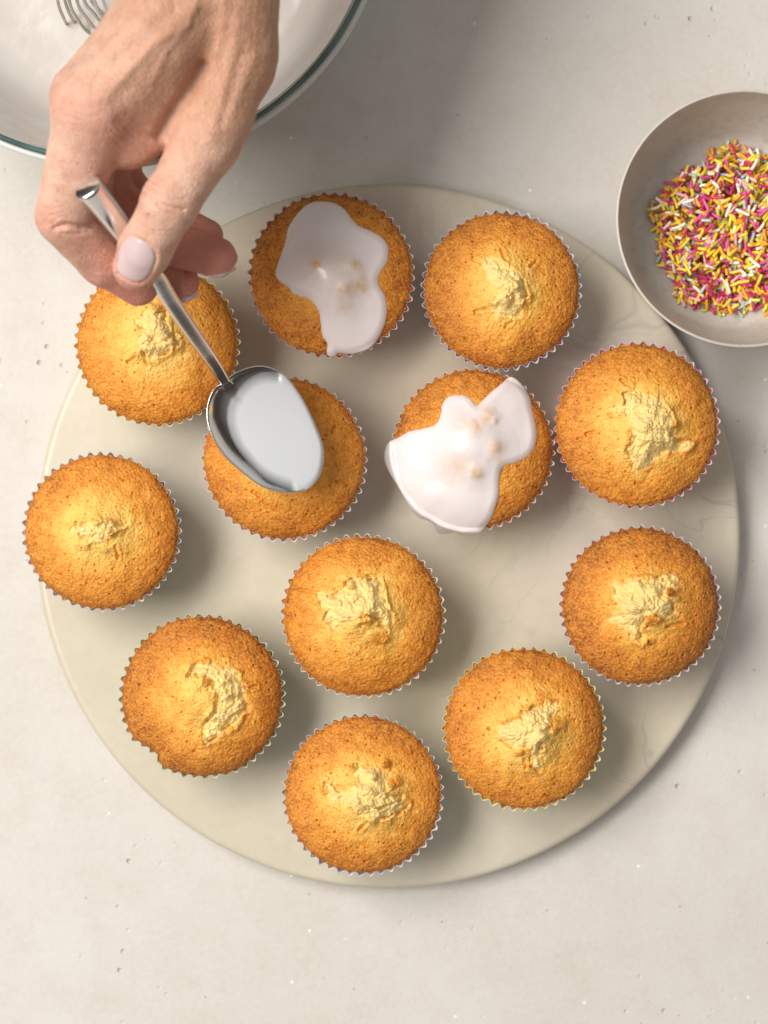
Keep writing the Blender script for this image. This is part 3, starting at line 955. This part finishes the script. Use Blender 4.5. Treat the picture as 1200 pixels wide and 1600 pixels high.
# icing in the spoon
lev = 69.0
best = np.zeros(nR)
for s in np.linspace(.2, 1.0, 120):
    zz = sbowl(s)[:, 2]
    best = np.where(zz < lev + .15, s, best)
best = np.where(best > .985, 1.035, np.clip(best, .3, .99))
for _ in range(16): best = (np.roll(best, 1) + best * 2 + np.roll(best, -1)) / 4
top_, cov = [], []
for f in np.linspace(0, 1, 26):
    s = best * f
    xy = cen[:2] + (RIM[:, :2] - cen[:2]) * s[:, None]
    zb = np.array([rim_z(q) for q in xy]) - 8.6 * (1 - np.minimum(s, 1) ** 2.4) ** .9
    zt = np.maximum(lev + .55 * (1 - f ** 10), zb + .12) if f < 1 else np.maximum(zb + .02, lev - .1)
    over = sstep(.97, 1.02, best)
    zr = np.array([rim_z(q) for q in xy])
    zt = np.where(s > .9, np.maximum(zt, zr + .30 * (s < 1.02) - 4 * (1 - over)), zt) if f < 1 else np.where(over > .5, zr - .25, zt)
    cov.append(np.clip(np.maximum(over, (best - s) * 18 / 4.0), 0, 1))
    top_.append(np.stack([xy[:, 0], xy[:, 1], zt * np.ones(nR)], -1))
V = np.vstack(top_) - sp0
mi = mat_icing('icing_in_spoon', (.54, .56, .575), False)
_m = mi.node_tree; _a = _m.nodes.new('ShaderNodeAttribute'); _a.attribute_name = 'cover'
_r = _m.nodes.new('ShaderNodeMapRange'); _m.links.new(_a.outputs['Fac'], _r.inputs[0]); _r.inputs[3].default_value = .15
_m.links.new(_r.outputs[0], _m.nodes['Principled BSDF'].inputs['Alpha'])
si = link('spoon_icing', mesh_np('spoon_icing', V, grid_faces(26, nR), True, {'cover': np.concatenate(cov)}), mi, loc=sp0)
tag(si, 'glossy white icing filling the bowl of the steel spoon', 'icing')

# ---------------------------------------------------------------- hand
def seg(a, ra, b, rb):
    return (W(*a), ra, W(*b), rb)
def cone_sdf(P, s):
    a, ra, b, rb = s
    e = b - a
    w = P - a
    t = np.clip((w @ e) / (e @ e + 1e-9), 0, 1)
    return np.linalg.norm(w - t[:, None] * e, axis=1) - (ra + (rb - ra) * t)
def smin(a, b, k):
    h = np.clip(k - np.abs(a - b), 0, None) / k
    return np.minimum(a, b) - h * h * h * k / 6
def chain(P, segs, k):
    d = None
    for s in segs:
        x = cone_sdf(P, s)
        d = x if d is None else smin(d, x, k)
    return d
palm = [
 seg((420, -620, 195), 32, (365, -150, 158), 23), seg((345, -640, 190), 30, (305, -120, 152), 19),
 seg((365, -150, 158), 20, (352, 20, 150), 16.5), seg((308, -120, 154), 18, (290, 10, 152), 16.5),
 seg((352, 20, 150), 16.5, (362, 95, 147), 15.5),
 seg((305, -30, 156), 16, (243, 66, 161), 13.5), seg((243, 66, 161), 13.5, (148, 168, 160), 13.6),
 seg((300, -60, 148), 15, (212, 74, 150), 12.5), seg((212, 74, 150), 12.5, (130, 150, 147), 11.5),
 seg((300, -40, 138), 14, (152, 142, 132), 11), seg((310, -40, 132), 13, (170, 150, 120), 10),
 seg((345, 60, 138), 14, (240, 130, 138), 14), seg((285, 75, 152), 13, (225, 150, 152), 12.5),
 seg((148, 178, 154), 12, (198, 216, 148), 11.0), seg((268, 150, 146), 12, (240, 194, 147), 8.5),
]
thumb = [seg((360, 80, 147), 15, (340, 175, 150), 12.5), seg((340, 175, 150), 12.4, (322, 222, 151), 11.6), seg((322, 222, 151), 11.2, (266, 316, 152), 9.7),
         seg((266, 316, 152), 9.8, (226, 392, 142), 9.0), seg((226, 392, 142), 9.0, (213, 418, 137), 8.2)]
index = [seg((148, 170, 160), 13, (99, 338, 142), 9.7), seg((99, 340, 142), 9.7, (162, 408, 126), 8.9), seg((162, 408, 126), 8.8, (216, 446, 116), 7.6)]
middle = [seg((132, 155, 145), 11, (140, 325, 120), 9.0), seg((140, 325, 120), 9, (215, 402, 106), 8.3), seg((215, 402, 106), 8.2, (279, 442, 103), 7.6)]
ring_ = [seg((152, 150, 132), 10.5, (168, 305, 118), 8.9), seg((168, 305, 118), 8.9, (262, 380, 114), 8.0), seg((262, 380, 114), 8.2, (338, 402, 112), 7.3)]
pinky = [seg((175, 165, 120), 9.5, (190, 286, 110), 7.8), seg((190, 286, 110), 7.8, (255, 342, 106), 7.2), seg((255, 342, 106), 7.3, (322, 368, 105), 6.5)]

def hand_sdf(P):
    d = chain(P, palm, 12)
    t = chain(P, thumb, 4)
    i = chain(P, index, 2.5)
    m = chain(P, middle, 2.5); r = chain(P, ring_, 2.5); p = chain(P, pinky, 2.5)
    t_root = chain(P, thumb[:2], 4)
    i_root = cone_sdf(P, index[0]); m_root = cone_sdf(P, middle[0]); r_root = cone_sdf(P, ring_[0]); p_root = cone_sdf(P, pinky[0])
    d = smin(d, t_root, 7)
    d = smin(d, i_root, 6)
    lower = np.minimum(np.minimum(m, r), p)
    d = smin(d, t, .8); d = smin(d, i, .8); d = smin(d, lower, .6)
    return d

def px_of(P):
    s = K * (H - P[:, 2]) / H
    return 600 + P[:, 0] / s, 800 - P[:, 1] / s

def surface_nets(f, lo, hi, h):
    ax_ = [np.arange(lo[i], hi[i] + h, h) for i in range(3)]
    n = [len(a) for a in ax_]
    D = np.empty(n, np.float32)
    Y, Z = np.meshgrid(ax_[1], ax_[2], indexing='ij')
    for i, x in enumerate(ax_[0]):
        P = np.stack([np.full(Y.size, x), Y.ravel(), Z.ravel()], -1)
        D[i] = f(P).reshape(Y.shape)
    S_ = D < 0
    nx, ny, nz = n
    acc = np.zeros((nx - 1, ny - 1, nz - 1, 3)); cnt = np.zeros((nx - 1, ny - 1, nz - 1))
    corners = [(i, j, k) for i in (0, 1) for j in (0, 1) for k in (0, 1)]
    sl = lambda c: tuple(slice(c[q], n[q] - 1 + c[q]) for q in range(3))
    for a in corners:
        for q in range(3):
            if a[q] == 0:
                b = list(a); b[q] = 1; b = tuple(b)
                da = D[sl(a)]; db = D[sl(b)]
                cr = (da < 0) != (db < 0)
                with np.errstate(divide='ignore', invalid='ignore'):
                    t = np.where(cr, da / (da - db), 0)
                for w in range(3):
                    acc[..., w] += np.where(cr, a[w] + (t if w == q else 0), 0)
                cnt += cr
    idx = -np.ones(cnt.shape, int)
    act = cnt > 0
    idx[act] = np.arange(act.sum())
    I = np.stack(np.nonzero(act), -1)
    V = (I + acc[act] / cnt[act][:, None]) * h + np.array(lo)
    Fs = []
    for q in range(3):
        u_, v_ = [(1, 2), (2, 0), (0, 1)][q]
        s0 = [slice(1, n[w] - 1) for w in range(3)]; s0[q] = slice(0, n[q] - 1)
        s1 = list(s0); s1[q] = slice(1, n[q])
        A = S_[tuple(s0)]; B = S_[tuple(s1)]
        for flip, msk in ((0, A & ~B), (1, ~A & B)):
            J = np.stack(np.nonzero(msk), -1)
            off = np.array([0 if w == q else 1 for w in range(3)])
            J = J + off
            def g_(du, dv):
                Q = J.copy(); Q[:, u_] -= du; Q[:, v_] -= dv
                return idx[Q[:, 0], Q[:, 1], Q[:, 2]]
            quad = np.stack([g_(1, 1), g_(0, 1), g_(0, 0), g_(1, 0)], -1)
            Fs.append(quad[:, ::-1] if flip else quad)
    return V, np.vstack(Fs)

def grad(f, P, e=.05):
    G = np.stack([f(P + np.eye(3)[i] * e) - f(P - np.eye(3)[i] * e) for i in range(3)], -1)
    return G / (np.linalg.norm(G, axis=1)[:, None] + 1e-9)

allseg = palm + thumb + index + middle + ring_ + pinky
lo = np.min([np.minimum(s[0] - s[1], s[2] - s[3]) for s in allseg], 0) - 3
hi = np.max([np.maximum(s[0] + s[1], s[2] + s[3]) for s in allseg], 0) + 3
HV, HF = surface_nets(hand_sdf, lo, hi, 1.7)

def line_d(px, py, pts):
    d = np.full(len(px), 1e9)
    Q = np.stack([px, py], -1)
    pts = np.asarray(pts, float)
    for a, b in zip(pts[:-1], pts[1:]):
        e = b - a; w = Q - a; t = np.clip((w @ e) / (e @ e), 0, 1)
        d = np.minimum(d, np.hypot(w[:, 0] - t * e[0], w[:, 1] - t * e[1]))
    return d
hroot = thing('person', W(300, 60, 150), 'bare right hand with pink-grey nails holding the spoon between thumb and index finger', 'person')
h0 = np.array(hroot.location) * 1000

# subdivide twice, then snap back to the surface and add relief
me0 = mesh_np('tmp', HV, HF)
o0 = bpy.data.objects.new('tmp', me0); COL.objects.link(o0)
md = o0.modifiers.new('s', 'SUBSURF'); md.levels = 2; md.render_levels = 2
dg = bpy.context.evaluated_depsgraph_get()
me1 = bpy.data.meshes.new_from_object(o0.evaluated_get(dg))
bpy.data.objects.remove(o0)
n1 = len(me1.vertices)
P = np.empty(n1 * 3); me1.vertices.foreach_get('co', P); P = P.reshape(-1, 3) / MM
for _ in range(2):
    d = hand_sdf(P); G = grad(hand_sdf, P)
    P = P - np.clip(d, -1, 1)[:, None] * G * .8
G = grad(hand_sdf, P)
px, py = px_of(P)
upf = sstep(-.05, .45, G[:, 2])
disp = np.zeros(n1)
def groove(pts, depth, w, zmin=None):
    global disp
    d = line_d(px, py, pts) * .222
    m = upf.copy()
    if zmin is not None: m = m * (P[:, 2] > zmin)
    disp = disp - depth * np.exp(-(d / w) ** 2) * m
# thumb joint creases
groove([(217, 300), (232, 306), (250, 318), (270, 325), (288, 328)], .85, .55, 140)
groove([(228, 292), (248, 302), (270, 310), (290, 312)], .55, .5, 140)
groove([(236, 280), (262, 292), (292, 298)], .18, .5, 140)
groove([(232, 318), (256, 330), (276, 338)], .18, .5, 140)
groove([(275, 215), (300, 224), (330, 236)], .15, .6, 140)
# web crease and index bend crease
groove([(318, 104), (298, 136), (278, 164), (262, 188), (250, 212)], 3.2, 2.0, 138)
groove([(86, 357), (105, 352), (128, 356), (146, 352)], 1.4, 1.0, 125)
groove([(95, 366), (120, 366), (140, 362)], .35, .8, 125)
groove([(70, 326), (84, 340), (82, 356)], .2, .6, 125)
groove([(188, 190), (212, 210), (232, 214)], .5, 1.6, 130)
groove([(200, 178), (225, 196), (246, 198)], .3, 1.2, 130)
# tendons and bone ridges
groove([(372, 40), (356, 110), (344, 160), (330, 215)], -.6, 2.4, 130)
groove([(396, 90), (372, 150), (352, 200)], -.4, 2.0, 130)
groove([(384, 70), (362, 140), (346, 190)], .25, 1.6, 130)
groove([(300, 10), (225, 80), (160, 150)], -.9, 3.2, 140)
groove([(250, 10), (180, 70), (120, 130)], -.7, 3.0, 130)
groove([(275, 20), (210, 80), (150, 130)], .5, 2.8, 130)
groove([(330, 30), (330, 90), (300, 140)], .7, 3.6, 140)
# knuckle wrinkles over PIP and MCP
Pn = P
wr = fbm(Pn * np.array([1, 1, 1]), 2.2, 3, 7)
# fine folds over the finger joints and the back of the hand, running across
for x0, y0, dx, dy, n_, gap, dep in ((70, 150, 62, 22, 5, 9, .14), (58, 322, 34, -6, 5, 8, .20), (212, 292, 84, 32, 4, -9, .13), (186, 180, 48, 40, 5, 8, .22), (300, 235, 60, 26, 5, -10, .10), (345, 95, 58, 12, 6, 13, .08)):
    for k_ in range(n_):
        ox = k_ * gap * dy / math.hypot(dx, dy) * -1; oy = k_ * gap * dx / math.hypot(dx, dy)
        j = 3 * math.sin(k_ * 2.3 + x0)
        groove([(x0 + ox + j, y0 + oy), (x0 + ox + dx * .5, y0 + oy + dy * .5 + 3 + j), (x0 + ox + dx - j, y0 + oy + dy)], dep, .55, 120)
# veins
groove([(318, -20), (292, 40), (262, 80), (236, 130)], -.38, 1.5, 140)
groove([(292, 40), (240, 66), (196, 118), (170, 150)], -.32, 1.4, 140)
groove([(352, -10), (346, 60), (330, 110)], -.3, 1.5, 140)
disp += .12 * wr + .26 * vnoise(Pn, 7, 9) + .05 * vnoise(Pn, .9, 10) + .10 * vnoise(Pn * np.array([1.0, .35, 1.0]), 1.6, 12) * sstep(250, 60, py)
palmside = 0
# nails: flatten the bed and cut a fold round it
class Nail:
    def __init__(s, c, along, normal, L, Wd, lift=.25):
        s.c = np.asarray(c, float)
        n = np.asarray(normal, float); n /= np.linalg.norm(n)
        a = np.asarray(along, float); a = a - n * (a @ n); a /= np.linalg.norm(a)
        s.n, s.a, s.b = n, a, np.cross(n, a); s.L, s.W, s.lift = L, Wd, lift
    def q(s, P):
        w = P - s.c
        x = (w @ s.a) / (s.L / 2); y = (w @ s.b) / (s.W / 2)
        return (np.abs(x) ** 2.7 + np.abs(y) ** 2.7) ** (1 / 2.7), w @ s.n
tdir = W(211, 424, 137) - W(262, 322, 152)
nails = [Nail(W(212, 404, 146), tdir, (-.12, -.30, 1.0), 16.5, 14.0),
         Nail(W(347, 420, 110), W(338, 402, 112) - W(262, 380, 112), (.15, -.9, .20), 10.5, 8.5),
         Nail(W(292, 464, 102), W(279, 442, 103) - W(215, 402, 106), (.10, -.9, .16), 10.5, 8.5)]
for N_ in nails:
    q, hgt = N_.q(P)
    near = (np.abs(hgt) < 7) & ((G @ N_.n) > .0)
    disp += np.where(near, -.40 * np.exp(-((q - 1.0) / .07) ** 2) + .28 * np.exp(-((q - 1.16) / .10) ** 2) - .15 * (q < .95), 0)
P2 = P + G * disp[:, None]
me1.vertices.foreach_set('co', ((P2 - h0) * MM).ravel())
# skin colour: blood at joints, fingertips, palm side; shade painted on low fingers
def blob(x, y, r, a):
    return a * np.exp(-((px - x) ** 2 + (py - y) ** 2) / (2 * r * r))
red = .25 + .16 * fbm(P, 9, 3, 40) + blob(95, 160, 26, .25) + blob(150, 170, 34, .22) + blob(190, 235, 40, .38) + blob(70, 345, 24, .35) + blob(150, 420, 45, .45) + blob(215, 465, 30, .5) + blob(262, 325, 24, .15) + blob(225, 200, 30, .25)
low = sstep(131, 121, P[:, 2]) * sstep(240, 260, py)  # curled fingers under the thumb: palm-side redness plus their shade painted in
red = red + .85 * low
fold = np.exp(-(hand_sdf(P + G * 3.5) - 3.5) ** 2 / 1.0)      # 1 on open skin, less inside folds
tan_shade = sstep(60, 330, px) * sstep(330, 120, py)  # brown skin tone with the shade of the hand's right side painted in
a = me1.attributes.new('red', 'FLOAT', 'POINT'); a.data.foreach_set('value', np.clip(red, 0, 1).astype(np.float32))
a = me1.attributes.new('tan', 'FLOAT', 'POINT'); a.data.foreach_set('value', np.clip(tan_shade, 0, 1).astype(np.float32))
me1.polygons.foreach_set('use_smooth', np.ones(len(me1.polygons), bool))
me1.update()
def mat_skin():
    m = Mat('skin')
    c = m.mix(m.math('MINIMUM', m.attr('red'), 1.0), (.78, .55, .41), (.62, .25, .19))
    c = m.mix(m.math('MULTIPLY', m.attr('tan'), .8), c, (.52, .27, .155))  # browner toward the right: skin tone and painted shade together
    c = m.mix(m.mp(m.noise(160, 5, .7), .42, .70, 0, .55), c, (.50, .23, .15))
    c = m.mix(m.mp(m.noise(420, 3, .6), .5, .75, 0, .22), c, (.75, .50, .38))
    fr = m.mp(m.voro(230), .06, .2, .8, 0)
    fr = m.math('MULTIPLY', fr, m.mp(m.noise(90, 1), .52, .62))
    c = m.mix(fr, c, (.33, .145, .075))
    m.base(c)
    m.set(Roughness=.52, Subsurface_Weight=.22, Subsurface_Scale=.004)
    m.b.inputs['Subsurface Radius'].default_value = (1, .35, .2)
    m.b.inputs['Specular IOR Level'].default_value = .4
    mpn = m.n.new('ShaderNodeMapping'); m.L(m.tc.outputs['Object'], mpn.inputs[0])
    mpn.inputs['Rotation'].default_value = (0, 0, .8); mpn.inputs['Scale'].default_value = (1, .45, 1)
    v = m.voro(950, 'DISTANCE_TO_EDGE', mpn.outputs[0])
    n = m.bump(m.mp(v, 0, .16), .6, .00025)
    n = m.bump(m.noise(300, 4, .6), .4, .0005, n)
    m.normal(n)
    return m.m
hand = link('hand', me1, None, hroot)
me1.materials.clear(); me1.materials.append(mat_skin())

def mat_nail():
    m = Mat('pink_grey_nail_polish')
    m.base(m.mix(m.noise(120, 2), (.60, .45, .45), (.66, .52, .51)))
    m.set(Roughness=.2, Subsurface_Weight=.1, Subsurface_Scale=.001)
    m.b.inputs['Coat Weight'].default_value = .6
    m.b.inputs['Coat Roughness'].default_value = .08
    return m.m
M_NAIL = mat_nail()
for N_ in nails:
    nu, nt = 22, 56
    t = np.linspace(0, 2 * np.pi, nt, endpoint=False)
    ce, se = np.cos(t), np.sin(t)
    sx = np.sign(ce) * np.abs(ce) ** (2 / 2.7); sy = np.sign(se) * np.abs(se) ** (2 / 2.7)
    rows = []
    for k, rr_ in enumerate(np.linspace(.01, .97, nu)):
        Q = N_.c + np.outer(sx * rr_ * N_.L / 2, N_.a) + np.outer(sy * rr_ * N_.W / 2, N_.b) + N_.n * 6
        for _ in range(40):
            d = hand_sdf(Q)
            Q = Q - N_.n * np.clip(d, -.6, .9)[:, None] * .7
        rows.append(Q + N_.n * ((.22 + .18 * (1 - rr_ ** 2)) if k < nu - 1 else -.45))
    V = np.vstack(rows)
    hh = (V - N_.c) @ N_.n; hc_ = hh[:nt].mean()
    V = V + np.outer(np.maximum(hh, hc_ - (7 if N_.L > 14 else 2.6)) - hh, N_.n) - h0
    link('nail', mesh_np('nail', V, grid_faces(nu, nt)), M_NAIL, hand)
